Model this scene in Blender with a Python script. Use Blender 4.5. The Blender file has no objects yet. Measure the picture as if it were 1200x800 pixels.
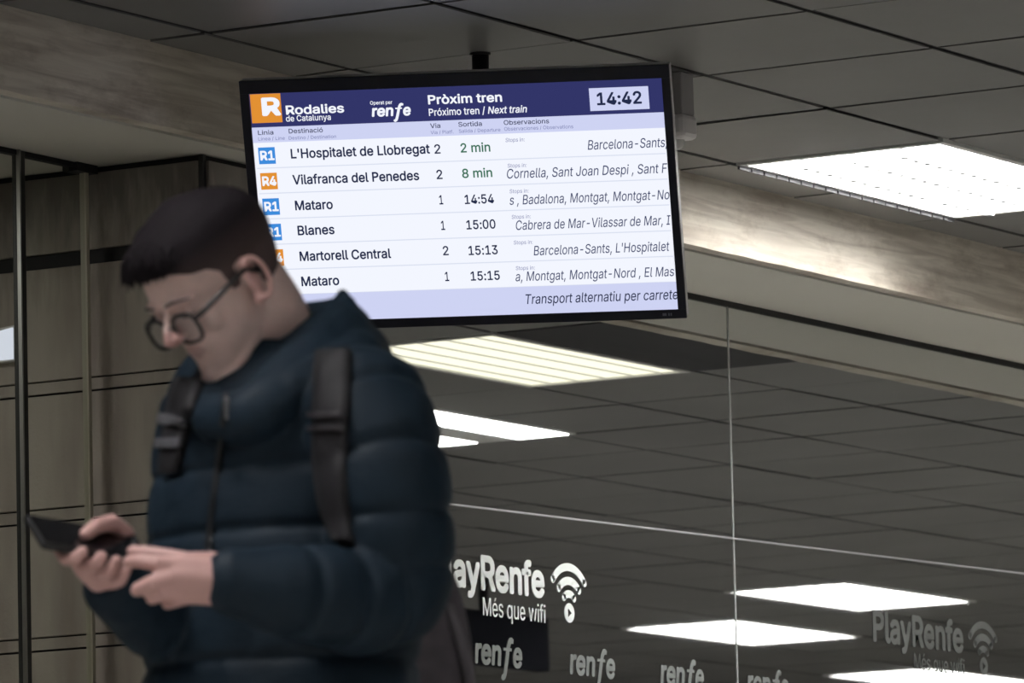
import bpy, bmesh, math, random
from mathutils import Vector, Matrix, Euler
from mathutils.bvhtree import BVHTree
random.seed(7)
S = bpy.context.scene
COL = S.collection
R = math.radians

# ------------------------------------------------------------------ camera
CAM_Z = 0.35
FPX = 8035.0                                # focal length in pixels of a 1200 px wide frame
YAW, PITCH, ROLL = R(30.85), R(7.416), R(-1.3214)
FW = Vector((math.cos(YAW)*math.cos(PITCH), math.sin(YAW)*math.cos(PITCH), math.sin(PITCH)))
_r = Vector((math.sin(YAW), -math.cos(YAW), 0)); _u = _r.cross(FW)
RT = _r*math.cos(ROLL)+_u*math.sin(ROLL)
UP = _u*math.cos(ROLL)-_r*math.sin(ROLL)
cam = bpy.data.cameras.new('camera')
cam.sensor_width = 36; cam.sensor_fit = 'HORIZONTAL'
cam.lens = FPX*36/1200
cam.clip_end = 200
cam.dof.use_dof = True
cam.dof.focus_distance = 15.6
cam.dof.aperture_fstop = 15
camo = bpy.data.objects.new('camera', cam); COL.objects.link(camo)
m = Matrix((RT, UP, -FW)).transposed().to_4x4(); m.translation = (0, 0, CAM_Z)
camo.matrix_world = m
S.camera = camo

# ------------------------------------------------------------------ world + exposure
S.view_settings.view_transform = 'Standard'
S.view_settings.look = 'None'
S.view_settings.gamma = 1
S.view_settings.use_curve_mapping = False
S.view_settings.exposure = 0
W = bpy.data.worlds.new('world'); S.world = W; W.use_nodes = True
W.node_tree.nodes['Background'].inputs[0].default_value = (1.0, .97, .93, 1)
W.node_tree.nodes['Background'].inputs[1].default_value = 0.045
LAMP_L = 25.0                               # radiance of the ceiling lamps
SCREEN_L = 1.0

# ------------------------------------------------------------------ helpers
def ray(px, py):
    return RT*((px-600)/FPX)-UP*((py-400)/FPX)+FW
CAMP = Vector((0, 0, CAM_Z))
def on_y(px, py, Y):
    d = ray(px, py); return CAMP+d*(Y/d.y)

class NT:
    def __init__(s, m):
        m.use_nodes = True; s.t = m.node_tree; s.n = s.t.nodes; s.b = s.n.get('Principled BSDF')
    def add(s, k, **kw):
        n = s.n.new(k)
        for a, v in kw.items():
            if a[0] == '_': n.inputs[int(a[1:])].default_value = v
            else: setattr(n, a, v)
        return n
    def link(s, a, b): s.t.links.new(a, b)

def mat(name, col, rough=.6, metal=0, spec=.5, noise=None, bump=None, scale=(1, 1, 1), coat=0, sheen=0):
    """noise=(scale, amount, detail): brightness mottling; bump=(scale, strength, distance)"""
    m = bpy.data.materials.new(name); t = NT(m); b = t.b
    b.inputs['Base Color'].default_value = (*col, 1)
    b.inputs['Roughness'].default_value = rough
    b.inputs['Metallic'].default_value = metal
    b.inputs['Specular IOR Level'].default_value = spec
    b.inputs['Coat Weight'].default_value = coat
    b.inputs['Sheen Weight'].default_value = sheen
    if noise or bump:
        tc = t.add('ShaderNodeTexCoord'); mp = t.add('ShaderNodeMapping'); mp.inputs['Scale'].default_value = scale
        t.link(tc.outputs['Object'], mp.inputs[0])
    if noise:
        n = t.add('ShaderNodeTexNoise'); n.inputs['Scale'].default_value = noise[0]; n.inputs['Detail'].default_value = noise[2]
        t.link(mp.outputs[0], n.inputs[0])
        r = t.add('ShaderNodeValToRGB'); a = noise[1]
        r.color_ramp.elements[0].position = .3; r.color_ramp.elements[1].position = .7
        r.color_ramp.elements[0].color = (*[c*(1-a) for c in col], 1)
        r.color_ramp.elements[1].color = (*[min(1, c*(1+a)) for c in col], 1)
        t.link(n.outputs[0], r.inputs[0]); t.link(r.outputs[0], b.inputs['Base Color'])
    if bump:
        n2 = t.add('ShaderNodeTexNoise'); n2.inputs['Scale'].default_value = bump[0]; n2.inputs['Detail'].default_value = 6
        t.link(mp.outputs[0], n2.inputs[0])
        bp = t.add('ShaderNodeBump'); bp.inputs['Strength'].default_value = bump[1]; bp.inputs['Distance'].default_value = bump[2]
        t.link(n2.outputs[0], bp.inputs['Height']); t.link(bp.outputs[0], b.inputs['Normal'])
    return m

def emit(name, col, strength):
    m = bpy.data.materials.new(name); t = NT(m)
    t.n.remove(t.b)
    e = t.add('ShaderNodeEmission'); e.inputs[0].default_value = (*col, 1); e.inputs[1].default_value = strength
    t.link(e.outputs[0], t.n['Material Output'].inputs[0])
    return m

def lin(r, g, b):
    f = lambda c: (c/255/12.92) if c/255 < .04045 else ((c/255+.055)/1.055)**2.4
    return (f(r), f(g), f(b))

def obj(name, bm, mats, parent=None, smooth=False):
    me = bpy.data.meshes.new(name)
    bmesh.ops.recalc_face_normals(bm, faces=bm.faces[:]) if smooth != 'keep' else None
    bm.to_mesh(me); bm.free()
    if not isinstance(mats, (list, tuple)): mats = [mats]
    for q in mats: me.materials.append(q)
    if smooth is True:
        for p in me.polygons: p.use_smooth = True
    o = bpy.data.objects.new(name, me); COL.objects.link(o)
    if parent: o.parent = parent
    return o

def empty(name, loc=(0, 0, 0), rz=0):
    o = bpy.data.objects.new(name, None); COL.objects.link(o)
    o.location = loc; o.rotation_euler = (0, 0, rz); o.empty_display_size = .05
    return o

def tag(o, label=None, cat=None, group=None, kind=None):
    if label: o['label'] = label
    if cat: o['category'] = cat
    if group: o['group'] = group
    if kind: o['kind'] = kind
    return o

def struct(name, bm, m, smooth=False, label=None):
    o = obj(name, bm, m, None, smooth); o['kind'] = 'structure'
    if label: o['label'] = label
    return o

def box(bm, x0, x1, y0, y1, z0, z1, M=None, mi=0, bev=0):
    vs = [bm.verts.new((x, y, z)) for x in (x0, x1) for y in (y0, y1) for z in (z0, z1)]
    fs = [bm.faces.new([vs[i] for i in q]) for q in ((0, 1, 3, 2), (4, 6, 7, 5), (0, 4, 5, 1), (2, 3, 7, 6), (0, 2, 6, 4), (1, 5, 7, 3))]
    for f in fs: f.material_index = mi
    if bev:
        es = list({e for f in fs for e in f.edges})
        r = bmesh.ops.bevel(bm, geom=es, offset=bev, segments=2, affect='EDGES', profile=.5)
        vs = list({v for f in r['faces'] for v in f.verts} | {v for v in vs if v.is_valid})
        for f in r['faces']: f.material_index = mi
    if M is not None:
        for v in vs: v.co = M @ v.co
    return vs

def tube(bm, pts, rad, n=12, cap=True, mi=0):
    """round tube through points with a radius at each, hemispherical ends"""
    pts = [Vector(p) for p in pts]
    if not isinstance(rad, (list, tuple)): rad = [rad]*len(pts)
    rad = list(rad)
    if cap:
        d0 = (pts[0]-pts[1]).normalized(); d1 = (pts[-1]-pts[-2]).normalized()
        hp = [(.98, .2), (.8, .6), (.45, .89)]
        pts = [pts[0]+d0*rad[0]*a for a, b in hp]+pts+[pts[-1]+d1*rad[-1]*a for a, b in hp[::-1]]
        rad = [rad[0]*b for a, b in hp]+rad+[rad[-1]*b for a, b in hp[::-1]]
    rings = []; prev = None
    for i, p in enumerate(pts):
        a = pts[max(0, i-1)]; b = pts[min(len(pts)-1, i+1)]
        t = (b-a).normalized()
        if prev is None:
            q = Vector((0, 0, 1)) if abs(t.z) < .9 else Vector((1, 0, 0))
            u = t.cross(q).normalized()
        else:
            u = (prev-t*prev.dot(t)).normalized()
        prev = u; w = t.cross(u)
        rings.append([bm.verts.new(p+u*math.cos(2*math.pi*k/n)*rad[i]+w*math.sin(2*math.pi*k/n)*rad[i]) for k in range(n)])
    skin(bm, rings, mi)
    return rings

def skin(bm, rings, mi=0, caps=True):
    n = len(rings[0])
    for a, b in zip(rings, rings[1:]):
        for k in range(n):
            f = bm.faces.new((a[k], a[(k+1) % n], b[(k+1) % n], b[k])); f.material_index = mi
    if caps:
        for r in (rings[0][::-1], rings[-1]):
            f = bm.faces.new(r); f.material_index = mi

def ellipsoid(bm, c, rx, ry, rz, M=None, seg=20, ring=12):
    """M: 3x3 frame (columns are the axes)"""
    r = bmesh.ops.create_uvsphere(bm, u_segments=seg, v_segments=ring, radius=1)
    for v in r['verts']:
        q = Vector((v.co.x*rx, v.co.y*ry, v.co.z*rz))
        v.co = (M @ q if M is not None else q)+Vector(c)

def catmull(P, n=8):
    P = [tuple(p) for p in P]; out = []
    Q = [P[0]]+P+[P[-1]]
    for i in range(1, len(Q)-2):
        for k in range(n):
            t = k/n
            out.append(tuple(.5*(2*b+(c-a)*t+(2*a-5*b+4*c-d)*t*t+(3*b-a-3*c+d)*t**3) for a, b, c, d in zip(Q[i-1], Q[i], Q[i+1], Q[i+2])))
    out.append(P[-1]); return out

def remesh(bm, voxel, smooth=4, fac=.5):
    """fuse overlapping closed shells into one continuous surface"""
    bmesh.ops.recalc_face_normals(bm, faces=bm.faces[:])
    me = bpy.data.meshes.new('tmp'); bm.to_mesh(me); bm.free()
    o = bpy.data.objects.new('tmp', me); COL.objects.link(o)
    a = o.modifiers.new('r', 'REMESH'); a.mode = 'VOXEL'; a.voxel_size = voxel
    if smooth:
        b = o.modifiers.new('s', 'SMOOTH'); b.factor = fac; b.iterations = smooth
    dg = bpy.context.evaluated_depsgraph_get(); dg.update()
    out = bmesh.new(); out.from_mesh(o.evaluated_get(dg).to_mesh())
    bpy.data.objects.remove(o); bpy.data.meshes.remove(me)
    return out

import os
def _font(*names):
    for nm in names:
        try:
            p = os.path.join(bpy.utils.system_resource('DATAFILES'), 'fonts', nm)
            return bpy.data.fonts.load(p)
        except Exception:
            pass
    return None
FONT = _font('Inter.woff2')

_G = {}
CAPH = None
def _glyph(c, res):
    cu = bpy.data.curves.new('txt', 'FONT'); cu.body = c
    if FONT: cu.font = FONT
    cu.size = 1; cu.resolution_u = res
    o = bpy.data.objects.new('txt', cu); COL.objects.link(o)
    dg = bpy.context.evaluated_depsgraph_get(); dg.update()
    me = o.evaluated_get(dg).to_mesh()
    v = [(p.co.x, p.co.y) for p in me.vertices]; f = [tuple(p.vertices) for p in me.polygons]
    ar = sum(p.area for p in me.polygons)
    bpy.data.objects.remove(o); bpy.data.curves.remove(cu)
    return ar, v, f
def _bowl(c):
    """P and D: a stem with one bowl"""
    h = CAPH or max(p[1] for p in _glyph('H', 3)[1]); w = .066
    x0, x1, xs = (.06, .405, .20) if c == 'P' else (.06, .455, .17)
    y0 = h*.41 if c == 'P' else 0
    v = [(x0, 0), (x0+w, 0), (x0+w, h), (x0, h)]; f = [(0, 1, 2, 3)]
    t = w*.92; rows = [((x0+w, h), (x0+w, h-t))]
    cy = (h+y0)/2; ry = (h-y0)/2
    for k in range(17):
        a = math.pi/2-math.pi*k/16; e = .8
        cx_, sy_ = math.cos(a), math.sin(a)
        fx = abs(cx_)**e; fy = math.copysign(abs(sy_)**e, sy_)
        rows.append(((xs+(x1-xs)*fx, cy+ry*fy), (xs+(x1-xs-w)*fx, cy+(ry-t)*fy)))
    rows.append(((x0+w, y0), (x0+w, y0+t)))
    n = len(v)
    for o_, i_ in rows: v += [o_, i_]
    for k in range(len(rows)-1): f.append((n+2*k, n+2*k+1, n+2*k+3, n+2*k+2))
    return 0, v, f
def glyph(c):
    """outline and advance of one letter """
    if c not in _G:
        adv = max(p[0] for p in _glyph(c+'H', 3)[1])-max(p[0] for p in _glyph('H', 3)[1])
        if c == ' ': _G[c] = ([], [], adv)
        else:
            best = _bowl(c) if c in 'PD' else _glyph(c, 3 if c == 'M' else 4)
            _G[c] = (best[1], best[2], adv)
    return _G[c]
def text_mesh(s, shear=0.0, spacing=1.0):
    """flat lettering as (verts, faces, xmin, xmax) in text units"""
    v, f, x = [], [], 0
    for c in s:
        gv, gf, adv = glyph(c)
        n = len(v)
        v += [(x+p[0]+shear*p[1], p[1]) for p in gv]; f += [tuple(i+n for i in q) for q in gf]
        x += adv*spacing
    xs = [p[0] for p in v]
    return v, f, min(xs), max(xs)

def put_text(bm, s, M, x0, x1, base, cap, z=0, bold=.0, shear=0, mi=0, spacing=1.0):
    """lettering fitted between x0 and x1 on the plane of matrix M; cap = height of a capital"""
    global CAPH
    if CAPH is None: CAPH = max(p[1] for p in glyph('H')[0])
    v, f, a, b = text_mesh(s, shear, spacing)
    bold = max(0, bold)
    sx = (x1-x0)/(b-a+2*bold); sy = cap/(CAPH+2*bold)
    # heavier letters: the same outline laid a little around itself
    offs = [(0, 0)] if bold == 0 else [(bold*math.cos(math.pi*k/4+.4), bold*math.sin(math.pi*k/4+.4)) for k in range(8)]
    for n, (ox, oy) in enumerate(offs):
        vs = [bm.verts.new(M @ Vector((x0+(p[0]-a+bold+ox)*sx, base+(p[1]+bold+oy)*sy, z+n*.00002))) for p in v]
        for q in f:
            try:
                fc = bm.faces.new([vs[i] for i in q]); fc.material_index = mi
            except ValueError:
                pass

def quad(bm, M, x0, x1, y0, y1, z=0, mi=0):
    f = bm.faces.new([bm.verts.new(M @ Vector(p)) for p in ((x0, y0, z), (x1, y0, z), (x1, y1, z), (x0, y1, z))])
    f.material_index = mi

# ------------------------------------------------------------------ the hall: measures
H = 2.667+CAM_Z                             # ceiling height
HS = 2.492+CAM_Z                            # soffit height
T = .6006                                   # ceiling module
GX0, GY0 = 4.7202*2.667, 2.8845*2.667       # a grid crossing
GX = lambda i: GX0+i*T
GY = lambda j: GY0+j*T
YBEAM, YGLASS = 8.47, 8.935
XP0, XP1, YP = 13.075, 13.70, 8.63          # pillar

# ------------------------------------------------------------------ materials
M_tile = mat('ceiling_tile', (.175, .172, .168), .46, 0, .35, noise=(1.3, .12, 3), bump=(9, .08, .01))
M_void = mat('ceiling_void', (.012, .012, .013), .9)
def plaster():
    m = mat('board_marked_plaster', (.55, .5, .42), .75)
    t = NT(m); b = t.b
    tc = t.add('ShaderNodeTexCoord'); mp = t.add('ShaderNodeMapping'); mp.inputs['Scale'].default_value = (1.1, 1, 16)
    t.link(tc.outputs['Object'], mp.inputs[0])
    n = t.add('ShaderNodeTexNoise'); n.inputs['Scale'].default_value = 2.6; n.inputs['Detail'].default_value = 8; n.inputs['Distortion'].default_value = .8
    t.link(mp.outputs[0], n.inputs[0])
    r = t.add('ShaderNodeValToRGB')
    r.color_ramp.elements[0].position = .25; r.color_ramp.elements[0].color = (.44, .38, .32, 1)
    r.color_ramp.elements[1].position = .62; r.color_ramp.elements[1].color = (.72, .665, .58, 1)
    t.link(n.outputs[0], r.inputs[0])
    mp2 = t.add('ShaderNodeMapping'); mp2.inputs['Scale'].default_value = (1, 1, 2.5); t.link(tc.outputs['Object'], mp2.inputs[0])
    n2 = t.add('ShaderNodeTexNoise'); n2.inputs['Scale'].default_value = 3.3; n2.inputs['Detail'].default_value = 9; n2.inputs['Roughness'].default_value = .7
    t.link(mp2.outputs[0], n2.inputs[0])
    r2 = t.add('ShaderNodeValToRGB'); r2.color_ramp.elements[0].position = .3; r2.color_ramp.elements[0].color = (.45, .4, .36, 1)
    r2.color_ramp.elements[1].position = .5; r2.color_ramp.elements[1].color = (1, 1, 1, 1)
    t.link(n2.outputs[0], r2.inputs[0])
    mx = t.add('ShaderNodeMix', data_type='RGBA', blend_type='MULTIPLY'); mx.inputs[0].default_value = .65
    t.link(r.outputs[0], mx.inputs[6]); t.link(r2.outputs[0], mx.inputs[7]); t.link(mx.outputs[2], b.inputs['Base Color'])
    bp = t.add('ShaderNodeBump'); bp.inputs['Strength'].default_value = .35; bp.inputs['Distance'].default_value = .006
    t.link(n.outputs[0], bp.inputs['Height']); t.link(bp.outputs[0], b.inputs['Normal'])
    return m
M_beam = plaster()
M_soffit = mat('soffit_paint', (.68, .66, .60), .6, noise=(.8, .06, 2))
M_floor = mat('hall_floor', (.6, .58, .54), .35, noise=(2, .1, 4))
M_wall = mat('hall_wall', (.5, .48, .44), .7, noise=(1, .1, 3))
M_black = mat('black_gap', (.008, .008, .01), .7)
M_steel = mat('brushed_steel', (.45, .45, .44), .3, 1)
M_dsteel = mat('dark_steel', (.035, .036, .036), .35, .3)
M_white = mat('white_enamel', (.75, .75, .73), .4)

def stone():
    m = mat('stained_stone', (.34, .31, .27), .6)
    t = NT(m); b = t.b
    tc = t.add('ShaderNodeTexCoord')
    mp = t.add('ShaderNodeMapping'); mp.inputs['Scale'].default_value = (6, 6, 1.2); t.link(tc.outputs['Object'], mp.inputs[0])
    n = t.add('ShaderNodeTexNoise'); n.inputs['Scale'].default_value = 1.6; n.inputs['Detail'].default_value = 7
    t.link(mp.outputs[0], n.inputs[0])
    r = t.add('ShaderNodeValToRGB')
    r.color_ramp.elements[0].position = .3; r.color_ramp.elements[0].color = (.34, .29, .26, 1)
    r.color_ramp.elements[1].position = .62; r.color_ramp.elements[1].color = (.5, .455, .40, 1)
    t.link(n.outputs[0], r.inputs[0])
    n2 = t.add('ShaderNodeTexNoise'); n2.inputs['Scale'].default_value = 110; n2.inputs['Detail'].default_value = 3
    t.link(tc.outputs['Object'], n2.inputs[0])
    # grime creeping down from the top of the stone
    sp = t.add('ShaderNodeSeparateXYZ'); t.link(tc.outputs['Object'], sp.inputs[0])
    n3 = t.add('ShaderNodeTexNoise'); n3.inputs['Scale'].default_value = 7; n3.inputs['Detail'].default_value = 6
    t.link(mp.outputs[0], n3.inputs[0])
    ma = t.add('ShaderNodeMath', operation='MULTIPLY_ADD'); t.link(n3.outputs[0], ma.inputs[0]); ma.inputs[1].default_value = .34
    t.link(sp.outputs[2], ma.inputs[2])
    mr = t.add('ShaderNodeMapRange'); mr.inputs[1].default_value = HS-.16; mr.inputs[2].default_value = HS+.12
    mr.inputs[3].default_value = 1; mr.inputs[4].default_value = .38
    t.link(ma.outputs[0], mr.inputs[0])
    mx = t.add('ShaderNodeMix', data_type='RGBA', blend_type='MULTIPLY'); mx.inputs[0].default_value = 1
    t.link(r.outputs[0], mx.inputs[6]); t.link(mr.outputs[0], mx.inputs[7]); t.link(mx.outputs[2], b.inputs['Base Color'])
    bp = t.add('ShaderNodeBump'); bp.inputs['Strength'].default_value = .25; bp.inputs['Distance'].default_value = .004
    t.link(n2.outputs[0], bp.inputs['Height']); t.link(bp.outputs[0], b.inputs['Normal'])
    return m
M_stone = stone()

def glass(name, refl, base, transp):
    m = bpy.data.materials.new(name); t = NT(m); t.n.remove(t.b)
    g = t.add('ShaderNodeBsdfGlossy'); g.inputs['Roughness'].default_value = .012; g.inputs[0].default_value = (.95, .97, .96, 1)
    if transp:
        d = t.add('ShaderNodeBsdfTransparent'); d.inputs[0].default_value = (*base, 1)
    else:
        d = t.add('ShaderNodeBsdfDiffuse'); d.inputs[0].default_value = (*base, 1)
    fr = t.add('ShaderNodeFresnel'); fr.inputs[0].default_value = 1.5
    ad = t.add('ShaderNodeMath', operation='ADD', use_clamp=True); ad.inputs[1].default_value = refl; t.link(fr.outputs[0], ad.inputs[0])
    ge = t.add('ShaderNodeNewGeometry'); fb = t.add('ShaderNodeMath', operation='SUBTRACT'); fb.inputs[0].default_value = 1; t.link(ge.outputs['Backfacing'], fb.inputs[1])
    ml = t.add('ShaderNodeMath', operation='MULTIPLY'); t.link(ad.outputs[0], ml.inputs[0]); t.link(fb.outputs[0], ml.inputs[1])
    mx = t.add('ShaderNodeMixShader'); t.link(ml.outputs[0], mx.inputs[0]); t.link(d.outputs[0], mx.inputs[1]); t.link(g.outputs[0], mx.inputs[2])
    t.link(mx.outputs[0], t.n['Material Output'].inputs[0])
    return m
M_mirror = glass('dark_reflective_glass', .56, (.006, .006, .008), False)
M_clear = glass('clear_glass', .0, (.93, .94, .92), True)

# ------------------------------------------------------------------ the hall: structure
X0, X1, Y0 = -4.0, 34.0, -4.0
LAMPS = {}                                  # cell -> taken by a lamp
lamp_spots = [                              # (i, j, kind): i, j = grid cell of the lamp's corner (two cells long)
    (4, 0, 'A'), (8, -1.45, 'B'), (10, -3.32, 'D'), (21, -6.45, 'B'), (23, -8.45, 'B'), (28, -9.45, 'B'),
    (16, -1.45, 'B'), (19, -2.45, 'B')]
fill_lamps = [(i, j, 'A') for i in (-18, -12, -6) for j in (-15, -10, -5) if i != -6 and (i, j) != (-18, -5)]+[(-15, -4, 'A')]+[(14, -15, 'A'), (20, -16, 'A'), (6, -13, 'A'), (5, -6, 'A'), (3, -9, 'A')]  # unseen lamps added for fill light, clear of view and reflection
holes = [(8, -.45)]                         # two dark panels beside the beam
XSPLIT = GX(7)
def ceiling():
    bm = bmesh.new()
    taken = set()
    for i, j, k in lamp_spots+fill_lamps:
        for a in (0, 1): taken.add((i+a, round(j, 2)))
    for i, j in holes:
        for a in (0, 1): taken.add((i+a, round(j, 2)))
    ni0, ni1 = -28, 35
    for i in range(ni0, ni1):
        off = 0 if i < 7 else -.45
        for j in range(-20, 3):
            jj = round(j+off, 2)
            if (i, jj) in taken: continue
            x0, x1 = GX(i), GX(i+1); y0, y1 = GY(jj), min(GY(jj+1), YBEAM-.010)
            if y0 > YBEAM-.05: continue
            gx, gy = .008, .0105
            dz = random.uniform(-.0015, .0015)
            vs = box(bm, x0+gx, x1-gx, y0+gy, y1-gy, H, H+.004)
            for v in vs:
                if v.co.z < H+.01:
                    v.co.z += .0015+dz+random.uniform(-.001, .001)
            box(bm, x0+.0005, x1-.0005, y0+.0005, y1-.0005, H+.008, H+.022, mi=1)
    return struct('ceiling', bm, [M_tile, M_black])
ceiling()
bm = bmesh.new()
for i, j in holes: box(bm, GX(i)+.004, GX(i+2)-.004, GY(j)+.004, GY(j+1)-.004, H-.001, H+.02)
struct('ceiling_panel', bm, mat('dark_ceiling_panel', (.016, .016, .021), .6, 0, .2, noise=(3, .3, 3), scale=(1, 6, 1)))
bm = bmesh.new(); box(bm, X0, X1, Y0, YBEAM+.1, H+.22, H+.3); struct('ceiling_void', bm, M_void)
bm = bmesh.new(); box(bm, X0, X1, Y0, 11, -.1, 0); struct('floor', bm, M_floor)
def beam():
    bm = bmesh.new()
    n = 420; xs = [4+(X1-4)*k/n for k in range(n+1)]
    zr = [0.0]*(n+1)
    for k in range(n+1):
        zr[k] = random.uniform(-.0012, .0012)+(.0035*max(0, random.random()-.93)/.07)
    rows = []
    for k, x in enumerate(xs):
        rows.append([bm.verts.new(p) for p in ((x, YBEAM, H+.2), (x, YBEAM+.001, H-.06), (x, YBEAM+random.uniform(0, .002), HS+.03), (x, YBEAM+.001, HS-.004+zr[k]), (x, YBEAM+.05, HS-.001), (x, YBEAM+.05, H+.2))])
    skin(bm, rows)
    return struct('beam', bm, M_beam)
beam()
bm = bmesh.new(); box(bm, 4, X1, YBEAM+.075, 11, HS, HS+.2); struct('soffit', bm, M_soffit)
bm = bmesh.new(); box(bm, X0-.1, X0, Y0, 11, 0, H+.3); struct('wall_left', bm, M_wall)
bm = bmesh.new(); box(bm, X0, X1, Y0-.1, Y0, 0, H+.3); struct('wall_back', bm, M_wall)
bm = bmesh.new(); box(bm, X1, X1+.1, Y0, 11, 0, H+.3); struct('wall_right', bm, M_wall)
bm = bmesh.new(); box(bm, 4, X1, 11, 11.1, 0, HS+.2); struct('wall_far', bm, M_wall)

bm = bmesh.new(); box(bm, 4, X1, YBEAM+.04, YBEAM+.09, HS+.02, HS+.03); struct('soffit_gap', bm, M_black)
# pillar of stone slabs with recessed bands
def pillar():
    root = empty('pillar', (XP0, YP, 0)); root['kind'] = 'structure'
    inv = Matrix.Translation((-XP0, -YP, 0))
    bm = bmesh.new(); box(bm, XP0+.012, XP1, YP+.012, 9.9, 0, HS-.001, inv); obj('core', bm, M_black, root)
    bm = bmesh.new()
    bands = []
    d = ray(106, 442)
    zb = [2.184, 1.885, 1.586, 1.287, .988, .689, .39, .09]
    top = HS-.012
    for z in zb:
        z += BAND_DZ
        bot = z
        # side slab and front slab between bands; a narrow strip fills the band itself
        box(bm, XP0, XP0+.03, YP+.014, 9.9, bot+.016, top-.003, inv, bev=.002)
        for xa in (XP0+.012,):
            box(bm, xa+.004, XP1, YP-.006, YP+.03, bot+.016, top-.003, inv, bev=.002)
        if z > 2.3+BAND_DZ-.2 and z == zb[0]+BAND_DZ:
            pass
        else:
            box(bm, XP0+.004, XP0+.03, YP+.04, 9.9, bot-.0135, bot+.0125, inv)
        box(bm, XP0+.032, XP1, YP-.002, YP+.03, bot-.0135, bot+.0125, inv)
        top = bot-.016
    box(bm, XP0, XP0+.03, YP+.014, 9.9, .001, top-.003, inv, bev=.002); box(bm, XP0+.016, XP1, YP-.006, YP+.03, .001, top-.003, inv, bev=.002)
    obj('stone_cladding', bm, M_stone, root)
    bm = bmesh.new(); box(bm, XP0+.002, XP0+.014, YP+.001, YP+.014, 0, HS-.002, inv); obj('corner_strip', bm, M_dsteel, root)
BAND_DZ = 0.0
def find_dz():
    d = ray(106, 449); p = CAMP+d*(XP0/d.x); return p.z-1.885
BAND_DZ = find_dz()
pillar()

# glass wall: reflective panes with a vertical joint, sealing strip on top
def pane(name, xa, xb, za, zb, m, t=.012):
    bm = bmesh.new(); box(bm, xa, xb, YGLASS, YGLASS+t, za, zb, bev=.0015); return struct(name, bm, m)
SEAM = [16.099-2.05, 16.099, 16.099+2.05, 16.099+4.1, 16.099+6.15, X1]
ZT = HS-.016
prev = XP1
for k, xs in enumerate(SEAM):
    if xs-prev > .05:
        pane('window_%d' % (k+1), prev+.003, xs-.003, .02, ZT, M_mirror)
        if k < len(SEAM)-1:
            bm = bmesh.new(); box(bm, xs-.0035, xs+.0035, YGLASS-.0015, YGLASS+.013, .02, ZT); struct('trim_%d' % (k+1), bm, mat('glass_edge_seal', (.42, .43, .42), .25, .6))
    prev = xs
bm = bmesh.new(); box(bm, XP1, X1, YGLASS-.006, YGLASS+.02, ZT, HS-.0005); struct('trim_20', bm, M_black)
# thin bright rail across the panes
bm = bmesh.new()
z0, z1 = 1.824+CAM_Z, 1.873+CAM_Z
def zrail(x): return z0+(z1-z0)*(x-14.689)/(17.836-14.689)
rows = []
for k in range(60):
    x = XP1+.02+(24-XP1)*k/59
    z = zrail(x)
    rows.append([bm.verts.new(p) for p in ((x, YGLASS-.006, z-.0022), (x, YGLASS-.006, z+.0022), (x, YGLASS-.0002, z+.0022), (x, YGLASS-.0002, z-.0022))])
skin(bm, rows); struct('trim_21', bm, mat('bright_rail', (.36, .36, .38), .3, .3))
# left of the pillar: clear panes, post and seal
pane('window_30', 12.79, 13.035, .02, HS-.012, M_clear)
pane('window_31', 10.6, 12.755, .02, HS-.012, M_clear)
bm = bmesh.new(); box(bm, 12.762, 12.785, YGLASS-.008, YGLASS+.014, 0, HS-.001, bev=.002); struct('trim_30', bm, M_dsteel)
bm = bmesh.new(); box(bm, 12.757, 12.762, YGLASS-.012, YGLASS-.002, 0, HS-.001); struct('trim_31', bm, M_steel)
bm = bmesh.new(); box(bm, 13.036, 13.048, YGLASS-.003, YGLASS+.014, 0, HS-.02); struct('trim_32', bm, mat('pale_seal', (.5, .47, .38), .35))
bm = bmesh.new(); box(bm, 10.6, 13.074, YGLASS-.004, YGLASS+.016, HS-.012, HS-.0005); box(bm, 12.99, 13.074, YGLASS-.012, YGLASS+.03, HS-.02, HS-.0005); struct('trim_33', bm, M_black)

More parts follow.
